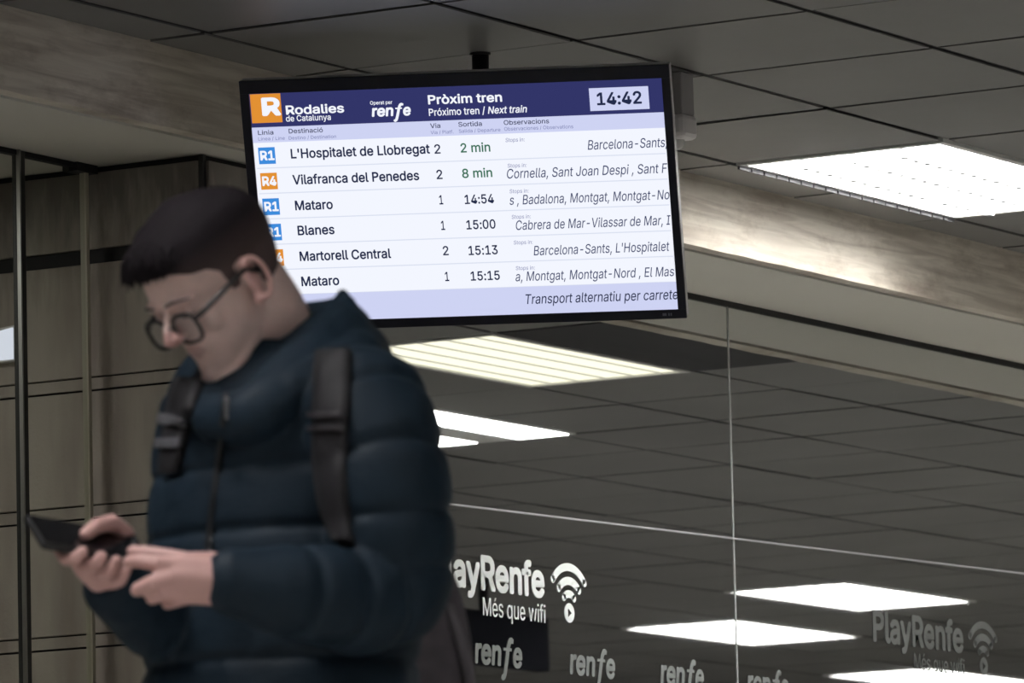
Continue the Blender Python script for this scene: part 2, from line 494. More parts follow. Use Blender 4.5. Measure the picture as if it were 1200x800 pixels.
# ------------------------------------------------------------------ ceiling lamps
M_lamp = emit('lamp_tube_light', (1, .985, .96), LAMP_L)
M_lamp_bright = emit('lamp_tube_light_bright', (1, .985, .95), LAMP_L*1.5)
M_lamp_fill = emit('lamp_tube_light_fill', (1, .985, .96), LAMP_L*1.1)
M_lampw = emit('lamp_tube_light_warm', (1, .95, .74), 2.0)
M_louver = mat('louver_white', (.8, .8, .8), .35)
M_clip = mat('louver_clip', (.45, .46, .48), .5)
M_lip = mat('lip_grey', (.10, .10, .11), .6)
def lamp(i, j, kind, label, group='ceiling lamps'):
    x0, x1, y0, y1 = GX(i), GX(i+2), GY(j), GY(j+1)
    cx, cy = (x0+x1)/2, (y0+y1)/2
    root = empty('ceiling_lamp', (cx, cy, H)); tag(root, label, 'ceiling lamp', group)
    a, b = T-.008, T/2-.006
    fr = bmesh.new(); wd = .022
    for q in ((-a, a, -b, -b+wd), (-a, a, b-wd, b), (-a, -a+wd, -b+wd, b-wd), (a-wd, a, -b+wd, b-wd)): box(fr, *q, -.003, .09)
    if kind == 'A':                                 # lip of short plates along the beam side
        for k in range(18): box(fr, -a+2*a*k/18+.004, -a+2*a*(k+1)/18-.004, b-.008, b-.002, -.013, 0, mi=1)
    obj('frame', fr, [M_white, M_lip], root)
    df = bmesh.new()
    if kind == 'D':
        for yy in (-.18, .18): box(df, -a+wd, a-wd, yy-.098, yy+.098, -.005, .003)
        box(df, -a+wd, a-wd, -.08, .08, -.004, .004, mi=1)
    else:
        zz = .055 if kind == 'A' else .003
        box(df, -a+wd, a-wd, -b+wd, b-wd, zz, zz+.01)
    obj('diffuser', df, [M_lampw if kind == 'B' and i == 8 else M_lamp_bright if (i, j) == (4, 0) else M_lamp_fill if kind == 'A' else M_lamp, M_white], root)
    if kind == 'D': return root
    lv = bmesh.new(); n = 18
    if kind == 'B':
        for yy in (-.2, -.1, 0, .1, .2): box(lv, -a+wd, a-wd, yy-.002, yy+.002, -.0012, .003)
        obj('louver', lv, [M_louver, M_clip], root)
        return root
    for yy in (-.14, 0, .14):
        box(lv, -a+wd, a-wd, yy-.003, yy+.003, .006, .045)
        for k in range(1, n):                       # clips where the cross blades hang
            x = -a+wd+(2*a-2*wd)*k/n
            box(lv, x-.013, x+.013, yy-.009, yy+.009, -.018, .006, mi=1)
    for k in range(1, n):
        x = -a+wd+(2*a-2*wd)*k/n
        box(lv, x-.0012, x+.0012, -b+wd, b-wd, .012, .045)
    obj('louver', lv, [M_louver, M_clip], root)
    return root
lamp_labels = ['large bright louvered ceiling lamp beside the plaster beam at upper right',
    'warm louvered ceiling lamp reflected right under the display screen',
    'twin strip ceiling lamp reflected beside the shoulder of the jacket',
    'ceiling lamp reflected in glass just above the grey lettering',
    'ceiling lamp reflected in glass across the vertical pane joint',
    'ceiling lamp reflected at the bottom right corner of the glass',
    'ceiling lamp reflected as small sliver at far right of glass, upper one',
    'ceiling lamp reflected as small sliver at far right of glass, lower one']
for (i, j, k), lb in zip(lamp_spots, lamp_labels): lamp(i, j, k, lb)
for i, j, k in fill_lamps: lamp(i, j, k, 'added louvered ceiling lamp over the hall, unseen outside the picture')

# unseen lamp added behind the clear panes to brighten the pillar's side
def added_fill_lamp():
    root = empty('added_fill_lamp', (11.9, 10.0, HS)); tag(root, 'added unseen square lamp in the soffit behind the clear left panes', 'ceiling lamp')
    bm = bmesh.new(); box(bm, -.3, .3, -.3, .3, -.004, -.001); obj('diffuser', bm, emit('added_fill_light', (1, .97, .9), 9), root)
    bm = bmesh.new()
    for q in ((-.32, .32, -.32, -.3), (-.32, .32, .3, .32), (-.32, -.3, -.3, .3), (.3, .32, -.3, .3)): box(bm, *q, -.012, -.0005)
    obj('frame', bm, M_white, root)
added_fill_lamp()
def glow_patch():  # glowing panel put in for a bright reflection in the left pane
    root = empty('reflection_glow', (XP0-.01, 9.2, 2.09+CAM_Z)); tag(root, 'small white glow standing in for a reflection at left picture edge behind the dark post', 'reflected light')
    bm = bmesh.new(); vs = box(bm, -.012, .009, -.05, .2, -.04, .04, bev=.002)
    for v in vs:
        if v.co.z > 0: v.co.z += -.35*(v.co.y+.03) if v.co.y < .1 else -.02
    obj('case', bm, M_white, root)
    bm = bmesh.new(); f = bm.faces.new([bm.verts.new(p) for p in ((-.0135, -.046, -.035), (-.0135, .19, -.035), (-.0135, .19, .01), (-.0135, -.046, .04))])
    obj('light_face', bm, emit('reflection_light', lin(225, 230, 245), 1.0), root, 'keep')
glow_patch()

# ------------------------------------------------------------------ departure board
def board():
    C = Vector((13.01, 7.89, 2.30+CAM_Z)); a, b, c = R(199.63), R(-21.2), R(-.99)
    n = Vector((math.cos(a)*math.cos(b), math.sin(a)*math.cos(b), math.sin(b)))
    r = Vector((-math.sin(a), math.cos(a), 0)); u = n.cross(r)
    r2 = r*math.cos(c)+u*math.sin(c); u2 = u*math.cos(c)-r*math.sin(c)
    M = Matrix((r2, u2, n)).transposed().to_4x4(); M.translation = C
    Mi = M.inverted()
    root = bpy.data.objects.new('departure_board', None); COL.objects.link(root); root.matrix_world = M
    tag(root, 'flat departure display screen with white train timetable hung from ceiling', 'display screen')
    I = Matrix.Identity(4)
    Wd, Hd = .941, .941*9/16
    def s(px, py):
        d = ray(px, py); t = (C-CAMP).dot(n)/d.dot(n); q = Mi @ (CAMP+d*t); return q.x, q.y
    M_case = mat('black_casing', (.010, .012, .032), .35)
    M_side = mat('casing_edge', (.62, .62, .64), .35)
    E_white = emit('screen_white', lin(243, 246, 255), SCREEN_L)
    E_lav = emit('screen_lavender', lin(206, 211, 243), SCREEN_L)
    E_head = emit('screen_navy', lin(50, 53, 104), SCREEN_L)
    E_line = emit('screen_rule', lin(218, 224, 240), SCREEN_L)
    E_ink = emit('screen_ink', lin(36, 44, 74), SCREEN_L)
    E_ink2 = emit('screen_italic_ink', lin(66, 74, 108), SCREEN_L)
    E_small = emit('screen_small_ink', lin(112, 118, 168), SCREEN_L)
    E_green = emit('screen_green', lin(58, 112, 88), SCREEN_L)
    E_blue = emit('badge_blue', lin(62, 140, 220), SCREEN_L)
    E_orange = emit('badge_orange', lin(226, 145, 52), SCREEN_L)
    # casing: bezel ring + back shell
    bz = .0205; bzt = .030; bzb = .021
    xa, xb, ya, yb = -Wd/2-bz, Wd/2+bz-.002, -Hd/2-bzb, Hd/2+bzt
    bm = bmesh.new()
    for q in ((xa, xb, Hd/2, yb), (xa, xb, ya, -Hd/2), (xa, -Wd/2, -Hd/2, Hd/2), (Wd/2, xb, -Hd/2, Hd/2)): box(bm, *q, -.006, .004, bev=.0012)
    obj('bezel', bm, M_case, root)
    bm = bmesh.new(); box(bm, xa+.001, xb-.001, ya+.001, yb-.001, -.036, -.0055, bev=.002); box(bm, -.34, .34, -.24, .2, -.062, -.03, bev=.008)
    o = obj('back_shell', bm, M_side, root)
    o['label'] = 'grey metallic edge and back shell'
    bm = bmesh.new(); quad(bm, I, -Wd/2, Wd/2, -Hd/2, Hd/2, 0); scr = obj('screen', bm, E_white, root, 'keep')
    scr['label'] = 'lit white timetable screen'
    # header band
    yh = s(780, 131.2)[1]; yl = s(781.2, 149.4)[1]
    bm = bmesh.new(); quad(bm, I, -Wd/2, Wd/2, yh, Hd/2, .0006, 0)
    l0 = s(293, 110); l1 = s(331.3, 143)
    quad(bm, I, -Wd/2+.002, l1[0], l1[1], l0[1]-.001, .0011, 1)
    def tx(bm, t, pl, pr, cap, z=.0014, bold=.0, shear=0, mi=2, spacing=1.0):
        a_ = s(*pl); b_ = s(pr, pl[1]-(pr-pl[0])*.035)
        put_text(bm, t, I, a_[0], b_[0], a_[1], cap/522, z, bold, shear, mi, spacing)
    B = .022
    tx(bm, 'R', (307.5, 136), 330, 22.3, bold=.035)
    tx(bm, 'Rodalies', (335.5, 134.3), 403.7, 11, bold=B)
    tx(bm, 'de Catalunya', (335.5, 142.3), 388, 7.2, bold=.01)
    tx(bm, 'Operat per', (434, 122.6), 460, 4.4, bold=.012)
    renfe(bm, I, s(436, 136.8), s(482, 135.2)[0]-s(436, 136.8)[0], .0014, 2)
    tx(bm, 'Pròxim tren', (502, 122.3), 588.8, 11.2, bold=B)
    tx(bm, 'Próximo tren /', (503, 135.7), 569, 8.6, bold=.012)
    tx(bm, 'Next train', (572, 133.2), 618, 8.6, bold=.014, shear=.2)
    p0 = s(692, 130); p1 = s(759.5, 101)
    quad(bm, I, p0[0], p1[0], s(692.6, 130)[1], s(758.7, 100.7)[1], .0011, 3)
    tx(bm, '14:42', (700, 123.3), 752.5, 15.2, bold=.022, mi=4)
    obj('header_band', bm, [E_head, E_orange, E_white, E_lav, E_ink], scr, 'keep')
    # column titles
    bm = bmesh.new(); quad(bm, I, -Wd/2, Wd/2, yl, yh, .0006, 0)
    for t, pl, pr, cp in (('Linia', (302.7, 158), 320.7, 5.4), ('Destinació', (338.7, 156.2), 378.7, 5.6), ('Via', (504.5, 150), 516.3, 5.6), ('Sortida', (537.5, 148.3), 565, 5.6), ('Observacions', (590.7, 146.2), 643.7, 5.6)):
        tx(bm, t, pl, pr, cp, mi=1, bold=.008)
    for t, pl, pr, cp in (('Línea / Line', (303, 164.6), 334, 4), ('Destino / Destination', (338.7, 163.5), 394.2, 4), ('Via / Platf.', (505, 157), 531.7, 4), ('Salida / Departure', (538, 155.4), 586.7, 4), ('Observaciones / Observations', (591.2, 153), 672, 4.2)):
        tx(bm, t, pl, pr, cp, mi=2)
    obj('column_titles', bm, [E_lav, E_ink, E_small], scr, 'keep')
    # timetable rows
    rows = [('R1', "L'Hospitalet de Llobregat", 341.3, 504.3, 185.7, '2', (509.5, 516.7, 180), '2 min', (540.2, 575, 178.7), 'Barcelona-Sants,', (689, 782, 175.3)),
            ('R4', 'Vilafranca del Penedes', 343.5, 491.7, 216.2, '2', (512, 519, 209.8), '8 min', (542, 577.3, 208.5), 'Cornella, Sant Joan Despi , Sant F', (594.5, 782.8, 209)),
            ('R1', 'Mataro', 346.3, 390.5, 246.3, '1', (515.2, 519.8, 239.4), '14:54', (545, 579.3, 239), 's , Badalona, Montgat, Montgat-No', (597.5, 785, 239.8)),
            ('R1', 'Blanes', 349.3, 392.5, 275.6, '1', (517.4, 522, 269.4), '15:00', (547, 581.2, 268.7), 'Cabrera de Mar-Vilassar de Mar, I', (605, 786.6, 269.3)),
            ('R4', 'Martorell Central', 351.7, 458.7, 305.8, '2', (519.5, 526.2, 299), '15:13', (549.5, 583.7, 298.8), "Barcelona-Sants, L'Hospitalet", (625.7, 785, 299)),
            ('R1', 'Mataro', 353.7, 398, 335.2, '1', (522, 526.8, 329.2), '15:15', (552, 586.2, 328.7), 'a, Montgat, Montgat-Nord , El Mas', (604.5, 790.5, 329.3))]
    seps = [(782.5, 179.6), (784.3, 209.6), (786.3, 239.8), (789, 270), (791, 300), (793.7, 330)]
    for k, (bd, dst, x0, x1, yb_, via, vp, tm, tp, ob, op) in enumerate(rows):
        bm = bmesh.new()
        ys = s(*seps[k])[1]
        quad(bm, I, -Wd/2+.004, Wd/2-.003, ys-.0012, ys+.0012, .0006, 0)
        bx = s(304+2.45*k, 192.4+29.85*k); q = .0385
        quad(bm, I, bx[0], bx[0]+q, bx[1], bx[1]+q, .0008, 1)
        put_text(bm, bd, I, bx[0]+.0035, bx[0]+q-.002, bx[1]+.0085, .0225, .0012, .03, 0, 2)
        tx(bm, dst, (x0, yb_), x1, 11.8, mi=3, bold=.019)
        tx(bm, via, (vp[0], vp[2]), vp[1], 11.2, mi=3, bold=.013)
        tx(bm, tm, (tp[0], tp[2]), tp[1], 11.2, mi=4 if 'min' in tm else 3, bold=.015)
        tx(bm, ob, (op[0], op[2]), op[1], 11.4, mi=5, shear=.2, bold=.003)
        tx(bm, 'Stops in:', (592.7+2.4*k, 166.2+30*k), 615+2.4*k, 4.6, mi=6, shear=.1, bold=-.008)
        obj('timetable_row', bm, [E_line, E_blue if bd == 'R1' else E_orange, E_white, E_ink, E_green, E_ink2, E_small], scr, 'keep')
    bm = bmesh.new(); quad(bm, I, -Wd/2, Wd/2, -Hd/2, s(*seps[-1])[1], .0007, 0)
    tx(bm, 'Transport alternatiu per carrete', (616.7, 356), 795, 11.8, mi=1, shear=.2, bold=.004)
    obj('footer_band', bm, [E_lav, E_ink], scr, 'keep')
    # tiny maker's marks on the lower bezel, right
    bm = bmesh.new(); quad(bm, I, .435, .444, -Hd/2-.0135, -Hd/2-.0075, .0046); quad(bm, I, .448, .451, -Hd/2-.0135, -Hd/2-.0075, .0046); quad(bm, I, .453, .456, -Hd/2-.0135, -Hd/2-.0075, .0046)
    obj('bezel_marks', bm, mat('mark_grey', (.25, .26, .33), .5), root, 'keep')
    # hanging pole behind
    pw = Vector((4.944*2.667, 2.978*2.667, H))
    pl = Mi @ pw; down = Mi.to_3x3() @ Vector((0, 0, -1))
    bm = bmesh.new(); tube(bm, [pl, pl+down*.42], .0195, 16, cap=False)
    obj('pole', bm, mat('pole_paint', (.03, .03, .04), .4, .2), root, True)
    bm = bmesh.new(); tube(bm, [pl+down*.0, pl+down*.006], .024, 20, cap=False); obj('ceiling_plate', bm, M_dsteel, root)
    bm = bmesh.new()
    e = pl+down*.40
    tube(bm, [e, Vector((e.x, e.y-.0, -.06))], .025, 10); box(bm, e.x-.1, e.x+.1, e.y-.1, e.y+.1, -.075, -.06, bev=.003)
    obj('bracket', bm, M_dsteel, root)

def renfe(bm, M, p, w, z, mi):
    """the operator's wordmark in slanted letters with a long f; p = left end of baseline, w = width"""
    h = w*.215
    put_text(bm, 'ren', M, p[0], p[0]+w*.56, p[1], h*1.36, z, .03, .12, mi)
    put_text(bm, 'e', M, p[0]+w*.80, p[0]+w, p[1], h*1.36, z, .03, .12, mi)
    # long descending f
    c = [(.51, -.105), (.55, -.115), (.585, -.075), (.63, .07), (.67, .215), (.715, .29), (.78, .285)]
    c = [(x+.04, y) for x, y in c]
    pts = catmull(c, 6); wd = .034
    rows = []
    for k, q in enumerate(pts):
        a = Vector(pts[max(0, k-1)]); b = Vector(pts[min(len(pts)-1, k+1)]); t = (b-a).normalized(); nn = Vector((-t.y, t.x))
        ww = wd*(1 if .1 < k/len(pts) < .9 else .75)
        rows.append([bm.verts.new(M @ Vector((p[0]+w*(q[0]+nn.x*ww*e), p[1]+w*(q[1]+nn.y*ww*e), z))) for e in (-1, 1)])
    for a, b in zip(rows, rows[1:]):
        f = bm.faces.new((a[0], b[0], b[1], a[1])); f.material_index = mi
    quad(bm, M, p[0]+w*.61, p[0]+w*.78, p[1]+h*.82, p[1]+h*.98, z+.0001, mi)
board()

# device on the ceiling behind the display
def device():
    q = CAMP+ray(793, 112)*15.95
    root = empty('security_camera', (q.x, q.y, H)); tag(root, 'pale grey security camera fixed to ceiling behind right edge of display', 'camera')
    bm = bmesh.new(); box(bm, -.03, .03, -.03, .03, -.10, 0, bev=.004); obj('mount', bm, mat('device_grey', (.36, .35, .36), .5), root)
    bm = bmesh.new(); box(bm, -.036, .036, -.036, .036, -.155, -.098, bev=.012); obj('housing', bm, mat('device_white', (.8, .78, .8), .45), root)
    bm = bmesh.new(); ellipsoid(bm, (0, 0, -.158), .016, .016, .02); obj('lens', bm, mat('device_dome', (.7, .7, .7), .2), root, True)
device()

# ------------------------------------------------------------------ decals on the glass
M_vinyl = mat('white_vinyl', (.90, .95, .94), .5)
M_frost = mat('frosted_vinyl', (.19, .205, .20), .5)
MG = Matrix(((1, 0, 0, 0), (0, 0, -1, YGLASS-.0012), (0, 1, 0, CAM_Z), (0, 0, 0, 1)))
def arc(bm, M, cx, cy, r0, r1, a0, a1, mi=0, n=20):
    rows = []
    for k in range(n+1):
        a = R(a0+(a1-a0)*k/n)
        rows.append([bm.verts.new(M @ Vector((cx+math.sin(a)*r, cy+math.cos(a)*r, 0))) for r in (r0, r1)])
    for a, b in zip(rows, rows[1:]): bm.faces.new((a[0], b[0], b[1], a[1])).material_index = mi
    rm = (r0+r1)/2; hr = (r1-r0)/2
    for a_ in (a0, a1):
        a = R(a_); ex, ey = cx+math.sin(a)*rm, cy+math.cos(a)*rm
        vs = [bm.verts.new(M @ Vector((ex+math.cos(2*math.pi*k/14)*hr, ey+math.sin(2*math.pi*k/14)*hr, 0))) for k in range(14)]
        bm.faces.new(vs).material_index = mi
def wifi_sign(dx, m, label):
    root = empty('window_sticker', (14.542+dx+.4, YGLASS, 1.6+CAM_Z)); tag(root, label, 'window sticker', 'wifi stickers on the glass wall')
    inv = Matrix.Translation(-root.location) @ MG
    bm = bmesh.new(); put_text(bm, 'PlayRenfe', inv, 14.542+dx, 15.092+dx, 1.616, .091, 0, .03); obj('title_lettering', bm, m, root, 'keep')
    bm = bmesh.new(); put_text(bm, 'Més que wifi', inv, 14.785+dx, 15.093+dx, 1.553, .046, 0, .0); obj('slogan_lettering', bm, m, root, 'keep')
    bm = bmesh.new(); cx = 15.215+dx
    for r0, r1, a in ((.0955, .116, 49), (.0595, .0805, 47), (.026, .046, 45)): arc(bm, inv, cx, 1.600, r0, r1, -a, a)
    # ring of the play button with a triangular hole
    n = 36; ro = .0255; cy = 1.587
    outer = [bm.verts.new(inv @ Vector((cx+math.cos(2*math.pi*k/n)*ro, cy+math.sin(2*math.pi*k/n)*ro, 0))) for k in range(n)]
    tri = [(.0125, 0), (-.007, .0115), (-.007, -.0115)]
    inner = []
    for k in range(n):
        a = 2*math.pi*k/n; best = 1e9; dx_, dy_ = math.cos(a), math.sin(a)
        for p, q in zip(tri, tri[1:]+tri[:1]):
            ex, ey = q[0]-p[0], q[1]-p[1]; den = dx_*ey-dy_*ex
            if abs(den) < 1e-9: continue
            t = (p[0]*ey-p[1]*ex)/den; uu = (p[0]*dy_-p[1]*dx_)/den
            if t > 0 and -1e-6 <= uu <= 1+1e-6: best = min(best, t)
        inner.append(bm.verts.new(inv @ Vector((cx+dx_*best, cy+dy_*best, 0))))
    for k in range(n): bm.faces.new((outer[k], outer[(k+1) % n], inner[(k+1) % n], inner[k]))
    obj('signal_symbol', bm, m, root, 'keep')
wifi_sign(0, M_vinyl, 'bright white wifi sticker on the glass beside the backpack')
wifi_sign(2.342, M_frost, 'dull grey wifi sticker on the glass near lower right corner')
names = ['first', 'second', 'third', 'fourth', 'fifth']
rl = ['grey wordmark sticker on glass right beside the backpack',
      'grey wordmark sticker on glass below the white wifi symbol',
      'grey wordmark sticker on glass left of the vertical pane joint',
      'grey wordmark sticker on glass just right of the vertical pane joint']
for k in range(4):
    x = 14.738+.471*k
    bm = bmesh.new(); Mloc = Matrix.Translation((-x, -YGLASS, -(1.428+CAM_Z))) @ MG
    renfe(bm, Mloc, (x, 1.428), .234, 0, 0)
    o = obj('window_sticker', bm, M_frost, None, 'keep'); o.location = (x, YGLASS, 1.428+CAM_Z)
    tag(o, rl[k], 'window sticker', 'wordmark stickers low on the glass')

# dark hanging screen seen only in the glass
def far_screen():
    root = empty('hanging_screen', (23.95, 3.4, H)); tag(root, 'dark hanging screen reflected in glass behind the white slogan', 'display screen')
    bm = bmesh.new(); box(bm, -.47, .47, -.03, .03, -.357, -.14, bev=.004)
    obj('casing', bm, mat('dark_blue_casing', (.013, .014, .020), .9, 0, .05), root)
    bm = bmesh.new(); tube(bm, [(0, 0, -.15), (0, 0, 0)], .02, 12, cap=False); obj('pole', bm, M_dsteel, root, True)
far_screen()

#PERSON
# ------------------------------------------------------------------ the person
PD = 8.6                                    # distance of the standing figure along the view
RW = Vector((math.sin(YAW), -math.cos(YAW), 0)); DW = Vector((math.cos(YAW), math.sin(YAW), 0))
def _pt(px, py, d):
    q = ray(px, py); t = (PD+d)/q.dot(DW); p = CAMP+q*t
    return p.dot(RW), p.z
PR0 = _pt(335, 560, 0)[0]
def L(px, py, d=0.0):
    """figure frame: x to the picture's right, y away from the viewer, z up, origin on the floor"""
    r, z = _pt(px, py, d); return Vector((r-PR0, d, z))
PORG = DW*PD+RW*PR0
PROT = math.atan2(RW.y, RW.x)
person = empty('person', (PORG.x, PORG.y, 0), PROT)
tag(person, 'young man in dark navy puffer jacket and glasses looking down at his phone', 'person')
PB = R(47)
BF = Vector((-math.cos(PB), -math.sin(PB), 0)); BL = Vector((math.sin(PB), -math.cos(PB), 0)); ZU = Vector((0, 0, 1))

# head frame: columns left, forward, up
HP, HY = R(34.5), R(33)
f0 = Vector((-math.cos(HY), -math.sin(HY), 0)); HLt = Vector((math.sin(HY), -math.cos(HY), 0))
HFw = f0*math.cos(HP)-ZU*math.sin(HP); HUp = ZU*math.cos(HP)+f0*math.sin(HP)
roll = R(0)
HM = Matrix((HLt, HFw, HUp)).transposed()
CHIN = Vector((0, .083, .012))
HORG = L(246, 443, -.075)-HM @ CHIN
HS_ = 0.915
def hp(x, y, z): return HORG+HM @ (CHIN+(Vector((x, y, z))-CHIN)*HS_)

# head sections: z, front y, back y, half width
HEADS = [(-.004, .068, .010, .018), (.006, .081, .000, .032), (.02, .084, -.012, .043), (.036, .081, -.03, .052), (.055, .083, -.052, .0585),
         (.075, .082, -.074, .063), (.095, .081, -.09, .067), (.115, .082, -.099, .071), (.130, .089, -.103, .0735), (.145, .091, -.104, .0755),
         (.165, .087, -.1, .0765), (.185, .075, -.089, .072), (.203, .056, -.07, .06), (.217, .03, -.042, .041), (.225, .008, -.016, .018)]
def head_ring(z, yf, yb, w, n=48, grow=0.0):
    out = []
    ym = (yf+yb)/2-.01 if z > .05 else (yf*.35+yb*.65)
    for k in range(n):
        a = 2*math.pi*k/n; c, s_ = math.cos(a), math.sin(a)
        ex = .88
        x = math.copysign(abs(c)**ex, c)*(w+grow)
        y = ym+(math.copysign(abs(s_)**ex, s_))*((yf-ym+grow) if s_ > 0 else (ym-yb+grow))
        out.append((x, y))
    return out
def head_shell(bm, grow=0.0, zmin=-1, fn=None):
    P = catmull(HEADS, 4); rings = []
    for z, yf, yb, w in P:
        rings.append([bm.verts.new(fn(x, y, z) if fn else hp(x, y, z)) for x, y in head_ring(z, yf, yb, w, 48, grow)])
    skin(bm, rings)

SK = bmesh.new()
head_shell(SK)
def hell(c, rx, ry, rz, tilt=0, yaw=0, roll=0):
    M = HM @ Euler((tilt, roll, yaw)).to_matrix()
    ellipsoid(SK, hp(*c), rx*HS_, ry*HS_, rz*HS_, M)
def htube(pts, rad, n=10): tube(SK, [hp(*p) for p in pts], [r*HS_ for r in (rad if isinstance(rad, (list, tuple)) else [rad]*len(pts))], n)
# nose
htube([(0, .080, .122), (0, .093, .108), (0, .103, .094), (0, .1075, .086)], [.0075, .0085, .010, .0095])
for sg in (-1, 1): hell((sg*.0105, .095, .083), .0075, .010, .0075)
hell((0, .098, .079), .005, .011, .005)
# brow ridge, cheekbones, chin, lips, lids
for sg in (-1, 1):
    htube([(sg*.012, .089, .130), (sg*.034, .0875, .133), (sg*.054, .072, .128)], [.007, .0075, .006])
    hell((sg*.041, .056, .086), .018, .016, .018)
    hell((sg*.033, .0745, .1145), .0155, .0125, .0115)      # closed lid over the eyeball
    htube([(sg*.049, .010, .034), (sg*.036, .058, .008), (sg*.012, .078, .006)], [.007, .009, .010])
hell((0, .080, .012), .020, .012, .013)
htube([(-.021, .077, .0565), (-.008, .084, .060), (0, .0845, .0585), (.008, .084, .060), (.021, .077, .0565)], [.002, .0038, .004, .0038, .002])
htube([(-.019, .077, .0525), (0, .083, .049), (.019, .077, .0525)], [.002, .005, .002])
# ears
for sg in (-1, 1):
    pts = []
    for k in range(15):
        a = R(-125+250*k/14)
        pts.append((sg*(.0765+.010*math.cos(a*.5)), -.010-.0165*math.cos(a)*1.0-.004, .104+.030*math.sin(a)))
    htube(pts, [.0035]+[.0045]*13+[.005])
    hell((sg*.0775, -.010, .103), .0055, .014, .026, 0, sg*R(-18))
    hell((sg*.0785, -.002, .077), .005, .008, .010)
# neck
nb = L(326, 430, .015)
tube(SK, [hp(0, -.035, .085), hp(0, -.04, .045), nb+Vector((0, 0, .02)), nb+Vector((0, .0, -.08))], [.058, .056, .061, .075], 28)
tube(SK, [hp(0, .035, .02), hp(0, -.005, .0)+Vector((0, 0, -.02)), nb+BF*.03+Vector((0, 0, .0))], [.03, .043, .05], 20)
# trunk, arms and legs under the clothes
hipz = .92
def T_(py, cx): return L(cx, py, 0)
tube(SK, [nb+Vector((0, 0, -.05)), T_(510, 336)], [.07, .105], 24)
tube(SK, [T_(520, 336), T_(570, 335), T_(700, 330), T_(880, 327), T_(960, 326)], [.105, .12, .12, .125, .12], 24)
tube(SK, [T_(500, 336)-BL*.11, T_(500, 336)+BL*.11], .06, 20)
SHL = [L(424, 480, -.13), L(446, 535, -.165), L(456, 610, -.17), L(456, 678, -.16), L(425, 700, -.19), L(350, 694, -.27), L(272, 683, -.315)]
SHR = [L(268, 472, .12), L(248, 545, .13), L(238, 640, .09), L(222, 728, .03), L(188, 722, -.06), L(140, 690, -.15)]
tube(SK, SHL, [.045, .05, .046, .044, .042, .037, .029], 18)
tube(SK, SHR, [.045, .05, .046, .044, .038, .029], 18)
base = L(326, 960, 0)
for sg in (1, -1):
    hip = Vector((base.x, 0, .90))+BL*.09*sg
    st = BF*.13*(1 if sg > 0 else -1)
    kn = Vector((base.x, 0, .50))+BL*.10*sg+st*.6+BF*.05
    an = Vector((base.x, 0, .09))+BL*.10*sg+st
    tube(SK, [hip, (hip+kn)/2, kn, (kn*.6+an*.4)+BF*-.02, an], [.092, .078, .058, .056, .042], 20)
    tube(SK, [an+Vector((0, 0, -.045)), an+BF*.09+Vector((0, 0, -.05)), an+BF*.17+Vector((0, 0, -.06))], [.034, .036, .026], 14)

# phone frame: l along its length (towards the left of the picture), w across, n out of the screen
pl_ = Vector((-.86, -.5, .13)).normalized(); pn_ = Vector((.26, -.50, .82)); pn_ = (pn_-pl_*pn_.dot(pl_)).normalized(); pw_ = pn_.cross(pl_)
if pw_.y < 0: pw_ = -pw_
PH = L(104, 634, -.255)
def ph(a, b, c=0): return PH+pl_*a+pw_*b+pn_*c

# right hand: holds the phone from below, fingers come round to the near edge, thumb on the glass
rw = SHR[-1]
kR = [ph(.012, .030, -.020), ph(-.010, .030, -.024), ph(-.032, .026, -.028), ph(-.052, .020, -.034)]
for q, rr in zip(kR, (.0125, .0135, .0135, .013)): tube(SK, [rw, (rw*.4+q*.6)+Vector((0, 0, -.006)), q], [.026, .0195, rr], 14)
fr = [([ph(.030, .008, -.019), ph(.034, -.026, -.017), ph(.030, -.043, -.006), ph(.026, -.045, .006)], .0085),
      ([ph(.006, .004, -.022), ph(.008, -.030, -.021), ph(.004, -.047, -.009), ph(.001, -.047, .005)], .0088),
      ([ph(-.018, .002, -.026), ph(-.016, -.032, -.025), ph(-.019, -.047, -.012), ph(-.021, -.046, .002)], .0084),
      ([ph(-.040, .000, -.030), ph(-.038, -.028, -.031), ph(-.039, -.044, -.020), ph(-.040, -.044, -.008)], .0076)]
for (pts, r_), q in zip(fr, kR): tube(SK, [q]+pts, [r_*1.25, r_*1.1, r_*1.05, r_, r_*.88], 12)
tube(SK, [rw+Vector((0, 0, .004)), ph(-.060, .040, .0), ph(-.034, .026, .018), ph(-.006, .006, .020), ph(.012, -.008, .0125)], [.020, .016, .0115, .0102, .0085], 14)
# left hand: seen from its back, index and thumb at the phone's lower end, other fingers curled
lw = SHL[-1]
kL = [L(208, 664, -.335), L(206, 675, -.340), L(212, 687, -.335), L(222, 697, -.325)]
for q, rr in zip(kL, (.0135, .014, .0135, .0125)): tube(SK, [lw, lw*.45+q*.55, q], [.028, .0205, rr], 14)
tube(SK, [lw+Vector((.0, .02, .012)), L(248, 662, -.30), L(222, 657, -.31)], [.02, .018, .012], 14)
tube(SK, [kL[0], L(184, 660, -.345), L(164, 657, -.335), L(150, 658, -.318)], [.0125, .0098, .0088, .0078], 12)
tube(SK, [L(225, 660, -.30), L(196, 652, -.288), L(172, 648, -.278), L(156, 646, -.272)], [.0135, .0108, .0096, .0085], 12)
tube(SK, [kL[1], L(178, 682, -.350), L(162, 690, -.335), L(160, 692, -.312)], [.0125, .0098, .009, .008], 12)
tube(SK, [kL[2], L(190, 695, -.345), L(178, 701, -.328), L(180, 698, -.306)], [.012, .0096, .0088, .008], 12)
tube(SK, [kL[3], L(205, 704, -.333), L(196, 707, -.317), L(198, 702, -.299)], [.011, .0088, .008, .0072], 12)

